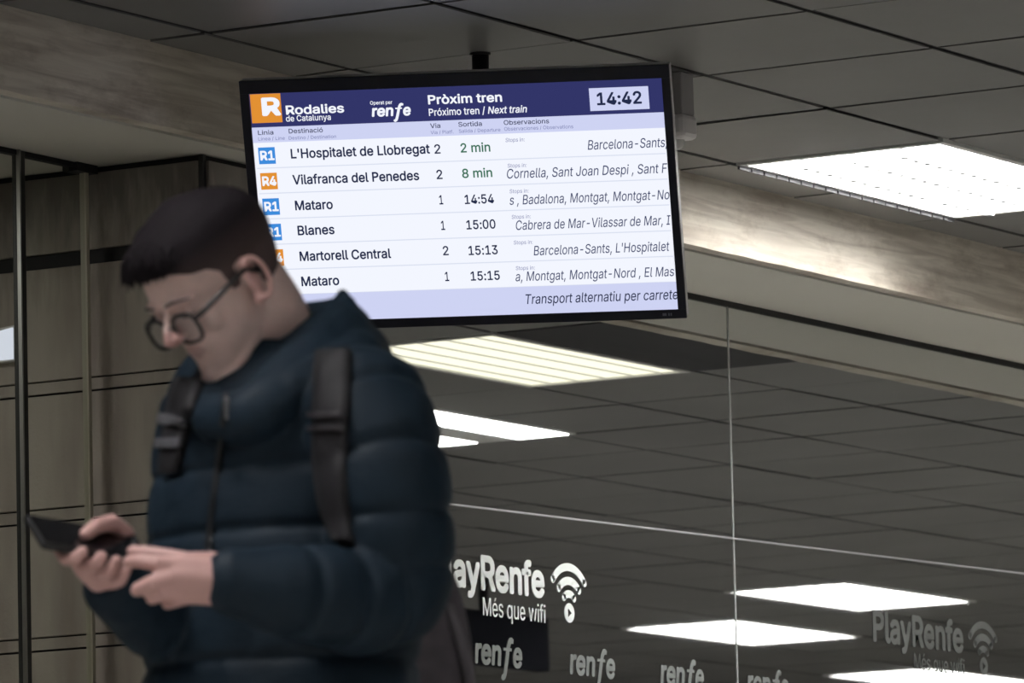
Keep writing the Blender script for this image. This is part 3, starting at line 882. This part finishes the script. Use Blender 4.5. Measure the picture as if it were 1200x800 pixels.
bm = remesh(SK, .0028, 5, .5)
M_skin = mat('skin', (.70, .515, .48), .5, 0, .35, noise=(38, .07, 4), bump=(260, .08, .001))
M_skin.node_tree.nodes['Principled BSDF'].inputs['Subsurface Weight'].default_value = .08
M_skin.node_tree.nodes['Principled BSDF'].inputs['Subsurface Radius'].default_value = (.01, .004, .003)
M_lip = mat('lips', (.54, .35, .335), .45)
M_red = mat('reddened_skin', (.60, .36, .335), .5)
HMi = HM.inverted()
def tohead(v): return CHIN+(HMi @ (v-HORG)-CHIN)/HS_
for f in bm.faces:
    q = tohead(f.calc_center_median()); f.material_index = 0
    if q.y > .074 and abs(q.x) < .022 and .044 < q.z < .0635 and abs(q.x)/.023+abs(q.z-.054)/.012 < 1.25: f.material_index = 1
    elif abs(q.x) > .0765 and -.04 < q.y < .012 and .066 < q.z < .14: f.material_index = 2
    elif q.y > .094 and q.z < .1: f.material_index = 2
obj('body', bm, [M_skin, M_lip, M_red], person, True)

# hair: short sides, fuller top brushed forward
M_hair = mat('dark_brown_hair', (.013, .010, .013), .75, 0, .15, noise=(60, .35, 4), bump=(140, .6, .004), scale=(1, 1, .35))
M_fade = mat('clipped_hair', (.085, .063, .064), .7, 0, .15, noise=(120, .3, 4), bump=(300, .4, .002))
M_hairmix = mat('dark_hair_clipped_sides', (.013, .010, .013), .75, 0, .15, bump=(240, .5, .003))
t = NT(M_hairmix); at_ = t.add('ShaderNodeAttribute', attribute_name='clip')
rp = t.add('ShaderNodeValToRGB'); rp.color_ramp.elements[0].color = (.095, .068, .068, 1); rp.color_ramp.elements[1].color = (.013, .010, .013, 1)
rp.color_ramp.elements[0].position = .0; rp.color_ramp.elements[1].position = .75
t.link(at_.outputs['Fac'], rp.inputs[0]); t.link(rp.outputs[0], t.b.inputs['Base Color'])
def hair():
    from mathutils import noise as NZ
    bm = bmesh.new(); n = 64; P = catmull(HEADS, 5); rings = []
    lay = bm.verts.layers.float.new('clip')
    flags = {}
    def line(y):            # height of the hairline at fore-aft position y
        pts = [(-.12, .045), (-.085, .050), (-.045, .062), (-.030, .088), (-.022, .128), (.000, .129), (.006, .098), (.018, .098), (.024, .132), (.040, .148), (.058, .152), (.075, .166), (.12, .172)]
        for (a, za), (b, zb) in zip(pts, pts[1:]):
            if a <= y <= b: return za+(zb-za)*(y-a)/(b-a)
        return pts[0][1] if y < -.12 else pts[-1][1]
    grid = []
    for z, yf, yb, w in P:
        row = []
        for x, y in head_ring(z, yf, yb, w, n, 0):
            h = line(y); t = max(0, min(1, (z-h)/.012))
            top = max(0, min(1, (z-.135)/.055)); fr_ = max(0, min(1, (y+.02)/.09))
            thick = -.004+t*(.0065+.018*top-.003*top*fr_)
            c = Vector((0, -.01, .11)); v = Vector((x, y, z)); d = (v-c).normalized()
            nz = NZ.noise(Vector((x*90, y*40, z*90)))*.0022*top
            q = v+d*(thick+nz*t)
            if fr_ > .5 and top > .2: q.y += .004*top*t; 
            row.append(bm.verts.new(hp(*q))); flags[row[-1]] = (top, t)
        grid.append(row)
    skin(bm, grid)
    for f in bm.faces:
        tp = sum(flags[v][0] for v in f.verts if v in flags)/len(f.verts)
        f.material_index = 0 if tp > .28 else 1
    for v in bm.verts: v[lay] = flags.get(v, (0, 0))[0]
    o = obj('hair', bm, M_hairmix, person, True)
    # a fringe of locks over the forehead
    bm = bmesh.new(); rng = random.Random(3)
    for k in range(260):
        x = rng.uniform(-.066, .066); y0 = rng.uniform(.0, .06); 
        zt = .212-.10*(abs(x)/.075)**2.2*.5-.35*max(0, y0-.03)
        yf = .094-.25*abs(x)**1.6*4
        zf = rng.uniform(.166, .186)-.06*abs(x)**1.2
        p0 = (x*.8, y0, zt+.012); p1 = (x*.95, (y0+yf)/2+.012, (zt+zf)/2+.021); p2 = (x+rng.uniform(-.006, .006), yf+rng.uniform(.0, .010), zf+rng.uniform(0, .012))
        tube(bm, [hp(*p) for p in catmull([p0, p1, p2], 3)], [.0022, .0024, .0024, .0022, .0018, .0012, .0005], 5, cap=False)
    obj('fringe', bm, M_hair, o, True)
hair()
# eyebrows and lashes
for sg in (-1, 1):
    bm = bmesh.new(); tube(bm, [hp(sg*.015, .0945, .1315), hp(sg*.034, .0935, .1345), hp(sg*.055, .078, .130)], [.0016, .0022, .0012], 8); obj('eyebrow', bm, M_hair, person, True)
    bm = bmesh.new(); tube(bm, [hp(sg*.019, .083, .1085), hp(sg*.033, .0868, .1068), hp(sg*.047, .079, .1085)], [.0011, .0014, .0009], 6); obj('eyelashes', bm, M_hair, person, True)

# ---- jacket
M_jacket = mat('navy_quilted_nylon', (.0088, .020, .034), .62, 0, .22, noise=(5, .18, 3), bump=(22, .35, .010), scale=(1, 1, 1.6), sheen=.0)
M_seam = mat('dark_zip', (.006, .007, .010), .5)
SEAMS = [L(300, y, -.12).z for y in (472, 546, 621, 697, 773, 848, 925, 1000)]
def quilt(z, seams, gap, depth):
    d = min(abs(z-s) for s in seams)
    u = min(1, d/(gap/2))
    return depth*(math.sqrt(max(0, 1-(1-u)**2.2))-.75)-.0055*math.exp(-(d/.0055)**2)
JK = bmesh.new()
TOR = [(406, 340, .075, .08), (424, 340, .105, .095), (444, 339, .145, .113), (464, 338, .178, .128), (500, 337, .182, .140), (560, 335, .182, .146),
       (640, 332, .182, .150), (720, 330, .184, .152), (800, 328, .182, .153), (880, 327, .198, .155), (960, 326, .20, .156), (1010, 326, .196, .152)]
rings = []
for py, cx, a, b in catmull(TOR, 14):
    c = L(cx, py, 0); q = quilt(c.z, SEAMS, .08, .005) if py > 440 else 0
    ring = []
    for k in range(72):
        t = 2*math.pi*k/72; cs, sn = math.cos(t), math.sin(t)
        x = math.copysign(abs(cs)**.86, cs)*(a+q); y = math.copysign(abs(sn)**.9, sn)*(b+q)
        ring.append(JK.verts.new(c+BL*x+BF*y))
    rings.append(ring)
skin(JK, rings)
def sleeve(pts, rad, seams, depth=.005):
    P = catmull([(*p, r) for p, r in zip(pts, rad)], 14)
    cum = [0]
    for a, b in zip(P, P[1:]): cum.append(cum[-1]+(Vector(a[:3])-Vector(b[:3])).length)
    rr = []
    for p, s_ in zip(P, cum):
        d = min(abs(s_-q) for q in seams); u = min(1, d/.036)
        rr.append(p[3]+depth*(math.sqrt(max(0, 1-(1-u)**2.2))-.75)-.0055*math.exp(-(d/.0055)**2))
    tube(JK, [p[:3] for p in P], rr, 40)
sleeve([L(405, 462, -.10)]+SHL[:-1]+[L(276, 683, -.312)], [.060, .084, .080, .078, .077, .070, .058, .042], [.060, .125, .195, .255, .31, .375, .44])
sleeve([L(282, 462, .11)]+SHR[:-1]+[L(139, 689, -.148)], [.08, .078, .074, .070, .064, .055, .043], [.05, .13, .21, .28, .34, .41])
# stand-up collar and the hood folded on the back
col = [L(252, 491, -.12), L(297, 485, -.155), L(340, 460, -.125), L(375, 418, -.04), L(392, 398, .05), L(345, 400, .115), L(285, 425, .085), L(248, 455, -.01)]
colr = [.030, .038, .044, .050, .052, .046, .036, .030]
P = catmull([(*p, r) for p, r in zip(col+[col[0]], colr+[colr[0]])], 5)
tube(JK, [p[:3] for p in P], [p[3] for p in P], 20)
tube(JK, [L(395, 425, .0), L(400, 388, .02), L(402, 352, .03), L(401, 344, .032)], [.060, .036, .014, .007], 20)
tube(JK, [L(325, 436, -.09), L(362, 402, -.03), L(396, 364, .02)], [.028, .030, .018], 16)
tube(JK, [L(345, 458, -.15), L(388, 444, -.12), L(415, 428, -.04), L(420, 420, .06)], [.03, .04, .045, .045], 20)
ellipsoid(JK, L(398, 428, .05), .06, .09, .065)
bm = remesh(JK, .0038, 2, .5)
from mathutils import noise as NOI
bm.normal_update()
for v in bm.verts:                          # soft creases of the filled nylon
    p = v.co; a = NOI.noise(Vector((p.x*16, p.y*16, p.z*6)))*.0035+NOI.noise(Vector((p.x*34, p.y*34, p.z*20)))*.0018
    v.co = p+v.normal*a
bm.normal_update()
BV = BVHTree.FromBMesh(bm)
jacket = obj('jacket', bm, M_jacket, person, True)
# strips laid on the jacket surface along lines seen from the front
WM = Matrix.Translation(PORG) @ Matrix.Rotation(PROT, 4, 'Z')
CL = WM.inverted() @ CAMP
def on_jacket(px, py, lift):
    d = (WM.inverted().to_3x3() @ ray(px, py)).normalized()
    loc, nrm, i, dist = BV.ray_cast(CL, d)
    if loc is None: return None
    if nrm.dot(d) > 0: nrm = -nrm
    return loc+nrm*lift, nrm
def strip(bm, left, right, lift=.004, th=.005, sub=8, mi=0):
    A, Bq = catmull([(*p, 0) for p in left], sub), catmull([(*p, 0) for p in right], sub)
    rows = []
    for a, b in zip(A, Bq):
        row = []
        for t in (0, .25, .5, .75, 1):
            h = on_jacket(a[0]+(b[0]-a[0])*t, a[1]+(b[1]-a[1])*t, lift)
            if h is None: row = None; break
            row.append(h)
        if row: rows.append(row)
    # even out jumps into the quilting
    pts = [[r[k][0] for k in range(5)] for r in rows]
    for it in range(3):
        pts = [pts[0]]+[[(pts[i-1][k]+pts[i][k]*2+pts[i+1][k])/4 for k in range(5)] for i in range(1, len(pts)-1)]+[pts[-1]]
    rr = []
    for p, r in zip(pts, rows):
        nn = sum((r[k][1] for k in range(5)), Vector()).normalized()
        up = [bm.verts.new(q+nn*th) for q in p]; dn = [bm.verts.new(q-nn*.004) for q in p]
        rr.append(up+dn[::-1])
    skin(bm, rr, mi)
bm = bmesh.new(); strip(bm, [(263, 462), (256, 520), (246, 600), (240, 660)], [(269, 462), (262, 520), (252, 600), (246, 660)], .001, .002); obj('zip', bm, M_seam, jacket, True)
q = on_jacket(268, 470, .004)
if q:
    bm = bmesh.new(); tube(bm, [q[0], q[0]+Vector((0, 0, -.022))], [.004, .003], 8); o = obj('zip_pull', bm, mat('zip_metal', (.25, .25, .27), .3, .8), jacket, True)
# trousers and shoes (below the picture's edge)
M_trouser = mat('dark_trousers', (.012, .013, .017), .8, noise=(20, .2, 3))
bm = bmesh.new()
for sg in (1, -1):
    hip = Vector((base.x, 0, .92))+BL*.085*sg; st = BF*.13*(1 if sg > 0 else -1)
    kn = Vector((base.x, 0, .50))+BL*.10*sg+st*.6+BF*.05; an = Vector((base.x, 0, .10))+BL*.10*sg+st
    tube(bm, [hip, (hip+kn)/2, kn, kn*.6+an*.4-BF*.02, an], [.112, .096, .076, .072, .066], 24)
tube(bm, [Vector((base.x, 0, .90)), Vector((base.x, 0, 1.02))], [.13, .13], 24)
bm = remesh(bm, .007, 3); obj('trousers', bm, M_trouser, person, True)
for sg in (1, -1):
    st = BF*.13*(1 if sg > 0 else -1); an = Vector((base.x, 0, .09))+BL*.10*sg+st
    bm = bmesh.new()
    tube(bm, [an+Vector((0, 0, .0)), an+BF*.03+Vector((0, 0, -.04)), an+BF*.13+Vector((0, 0, -.048)), an+BF*.19+Vector((0, 0, -.053))], [.05, .047, .044, .034], 18)
    tube(bm, [an-BF*.035+Vector((0, 0, -.05)), an+BF*.03+Vector((0, 0, -.045))], [.038, .044], 18)
    for v in bm.verts:
        if v.co.z < .004: v.co.z = .004
    bm = remesh(bm, .005, 3)
    mz = min(v.co.z for v in bm.verts)
    for v in bm.verts: v.co.z -= mz
    obj('shoe', bm, mat('black_shoe', (.012, .012, .013), .5), person, True)

# ---- phone
phone = empty('smartphone', WM @ PH, 0); tag(phone, 'black smartphone held low in both hands', 'phone')
PHM = Matrix((pl_, pw_, pn_)).transposed()
if PHM.determinant() < 0: PHM = Matrix((pl_, pw_, pn_)).transposed()
phone.matrix_world = WM @ (Matrix.Translation(PH) @ PHM.to_4x4())
bm = bmesh.new(); box(bm, -.076, .076, -.037, .037, -.0055, .0045, bev=.003); obj('case', bm, mat('phone_case', (.010, .010, .012), .5), phone)
bm = bmesh.new(); box(bm, -.073, .073, -.034, .034, .0046, .0054); obj('screen', bm, mat('phone_glass', (.006, .006, .008), .08), phone)
bm = bmesh.new(); box(bm, .045, .068, -.030, -.008, -.0075, -.0054, bev=.001); obj('camera_bump', bm, mat('camera_glass', (.01, .01, .012), .15), phone)

# ---- eyeglasses
gl = bpy.data.objects.new('eyeglasses', None); COL.objects.link(gl)
GC = hp(0, .1015, .094)
gl.matrix_world = WM @ (Matrix.Translation(GC) @ HM.to_4x4())
tag(gl, 'dark framed glasses worn low on the face of the man', 'glasses')
M_frame = mat('dark_frame', (.010, .009, .011), .3)
def gl_pt(x, y, z): return Vector((x, y, z))
rim = lambda sg: [gl_pt(sg*(.0345+.0255*math.copysign(abs(math.cos(a))**.7, math.cos(a))), -.0045-.20*abs(.0345+sg*0+.0255*math.cos(a)*1-.012)*.35, .0195*math.copysign(abs(math.sin(a))**.75, math.sin(a))) for a in [2*math.pi*k/40 for k in range(40)]]
M_lens = glass('lens_glass', .03, (.97, .97, .98), True)
for sg in (1, -1):
    pts = rim(sg)
    bm = bmesh.new(); rr = []
    for k, p in enumerate(pts):
        t = (pts[(k+1) % 40]-pts[k-1]).normalized(); u = Vector((0, 1, 0)); w_ = t.cross(u)
        rr.append([bm.verts.new(p+u*.0025*math.cos(a)+w_*.0025*math.sin(a)) for a in [2*math.pi*j/8 for j in range(8)]])
    skin(bm, rr+[rr[0]], caps=False); obj('rim', bm, M_frame, gl, True)
    bm = bmesh.new(); bm.faces.new([bm.verts.new(p+Vector((0, .0006, 0))) for p in pts]); bm.faces.new([bm.verts.new(p+Vector((0, -.0006, 0))) for p in pts[::-1]]); obj('lens', bm, M_lens, gl)
    bm = bmesh.new(); tube(bm, [gl_pt(sg*.0595, -.010, .010), gl_pt(sg*.069, -.022, .013), gl_pt(sg*.0725, -.060, .020), gl_pt(sg*.0745, -.098, .026), gl_pt(sg*.0745, -.116, .012)], [.0034, .0036, .0034, .003, .003], 8); obj('temple', bm, M_frame, gl, True)
bm = bmesh.new(); tube(bm, catmull([gl_pt(-.0105, -.004, .005), gl_pt(0, .003, .009), gl_pt(.0105, -.004, .005)], 5), .0017, 8); obj('bridge', bm, M_frame, gl, True)

# ---- backpack
M_pack = mat('grey_purple_canvas', (.085, .075, .09), .8, noise=(30, .2, 4), bump=(120, .3, .003))
M_strap = mat('dark_webbing', (.011, .010, .014), .7, noise=(60, .15, 3), bump=(200, .3, .002))
pk = empty('backpack', WM @ L(450, 812, .235), 0); tag(pk, 'dark grey backpack worn on the back of the man', 'backpack')
pkM = Matrix.Translation(L(450, 812, .235)) @ Matrix((BL, -BF, ZU)).transposed().to_4x4()
pk.matrix_world = WM @ pkM
PKi = pkM.inverted()
bm = bmesh.new()
rings = []
for z, a, b, y in catmull([(-.215, .10, .05, 0), (-.20, .118, .066, .0), (-.1, .126, .078, .006), (.02, .124, .074, .006), (.12, .115, .062, 0), (.175, .095, .046, -.006), (.205, .062, .026, -.012), (.212, .03, .012, -.014)], 5):
    rings.append([bm.verts.new((math.copysign(abs(math.cos(t))**.6, math.cos(t))*a, y+math.copysign(abs(math.sin(t))**.7, math.sin(t))*b, z)) for t in [2*math.pi*k/40 for k in range(40)]])
skin(bm, rings); body = obj('main_bag', bm, M_pack, pk, True)
bm = bmesh.new(); rings = []
for z, a, b in catmull([(-.2, .08, .02), (-.19, .098, .036), (-.1, .104, .045), (-.02, .1, .038), (.015, .088, .02), (.02, .06, .008)], 5):
    rings.append([bm.verts.new((math.copysign(abs(math.cos(t))**.6, math.cos(t))*a, .066+math.copysign(abs(math.sin(t))**.7, math.sin(t))*b, z)) for t in [2*math.pi*k/32 for k in range(32)]])
skin(bm, rings); obj('front_pocket', bm, M_pack, pk, True)
bm = bmesh.new(); tube(bm, catmull([(-.03, -.02, .205), (-.025, -.02, .235), (.025, -.02, .235), (.03, -.02, .205)], 5), .006, 8); obj('grab_handle', bm, M_strap, pk, True)
for sg in (1, -1):
    bm = bmesh.new(); tube(bm, catmull([(sg*.118, .0, .10), (sg*.134, .02, .0), (sg*.128, .01, -.12), (sg*.11, .0, -.19)], 6), .008, 8); o = obj('side_webbing', bm, mat('pale_webbing', (.12, .11, .125), .7), pk, True)
    o['label'] = 'paler side webbing of the backpack'
def pack_strip(name, l, r_, lift, th, m, parent):
    bm = bmesh.new(); strip(bm, l, r_, lift, th)
    for v in bm.verts: v.co = PKi @ v.co
    return obj(name, bm, m, parent, True)
s1 = pack_strip('shoulder_strap', [(372, 418), (372, 460), (372, 520), (378, 580), (396, 640)], [(412, 414), (411, 460), (408, 520), (408, 580), (416, 640)], .003, .008, M_strap, pk)
s2 = pack_strip('shoulder_strap', [(212, 447), (201, 480), (196, 520), (192, 552)], [(240, 450), (228, 482), (220, 520), (212, 552)], .003, .008, M_strap, pk)
M_buck = mat('buckle_plastic', (.10, .10, .115), .35)
for nm, l, r_ in (('strap_buckle', [(196, 492), (196, 500)], [(226, 492), (225, 500)]), ('strap_buckle', [(194, 516), (194, 526)], [(221, 516), (219, 526)])):
    pack_strip(nm, l, r_, .012, .005, M_buck, s2)
for l, r_ in (([(371, 486), (371, 491)], [(408, 486), (408, 491)]), ([(371, 500), (371, 505)], [(408, 500), (408, 505)])):
    pack_strip('strap_band', l, r_, .012, .004, mat('band', (.03, .026, .032), .5), s1)
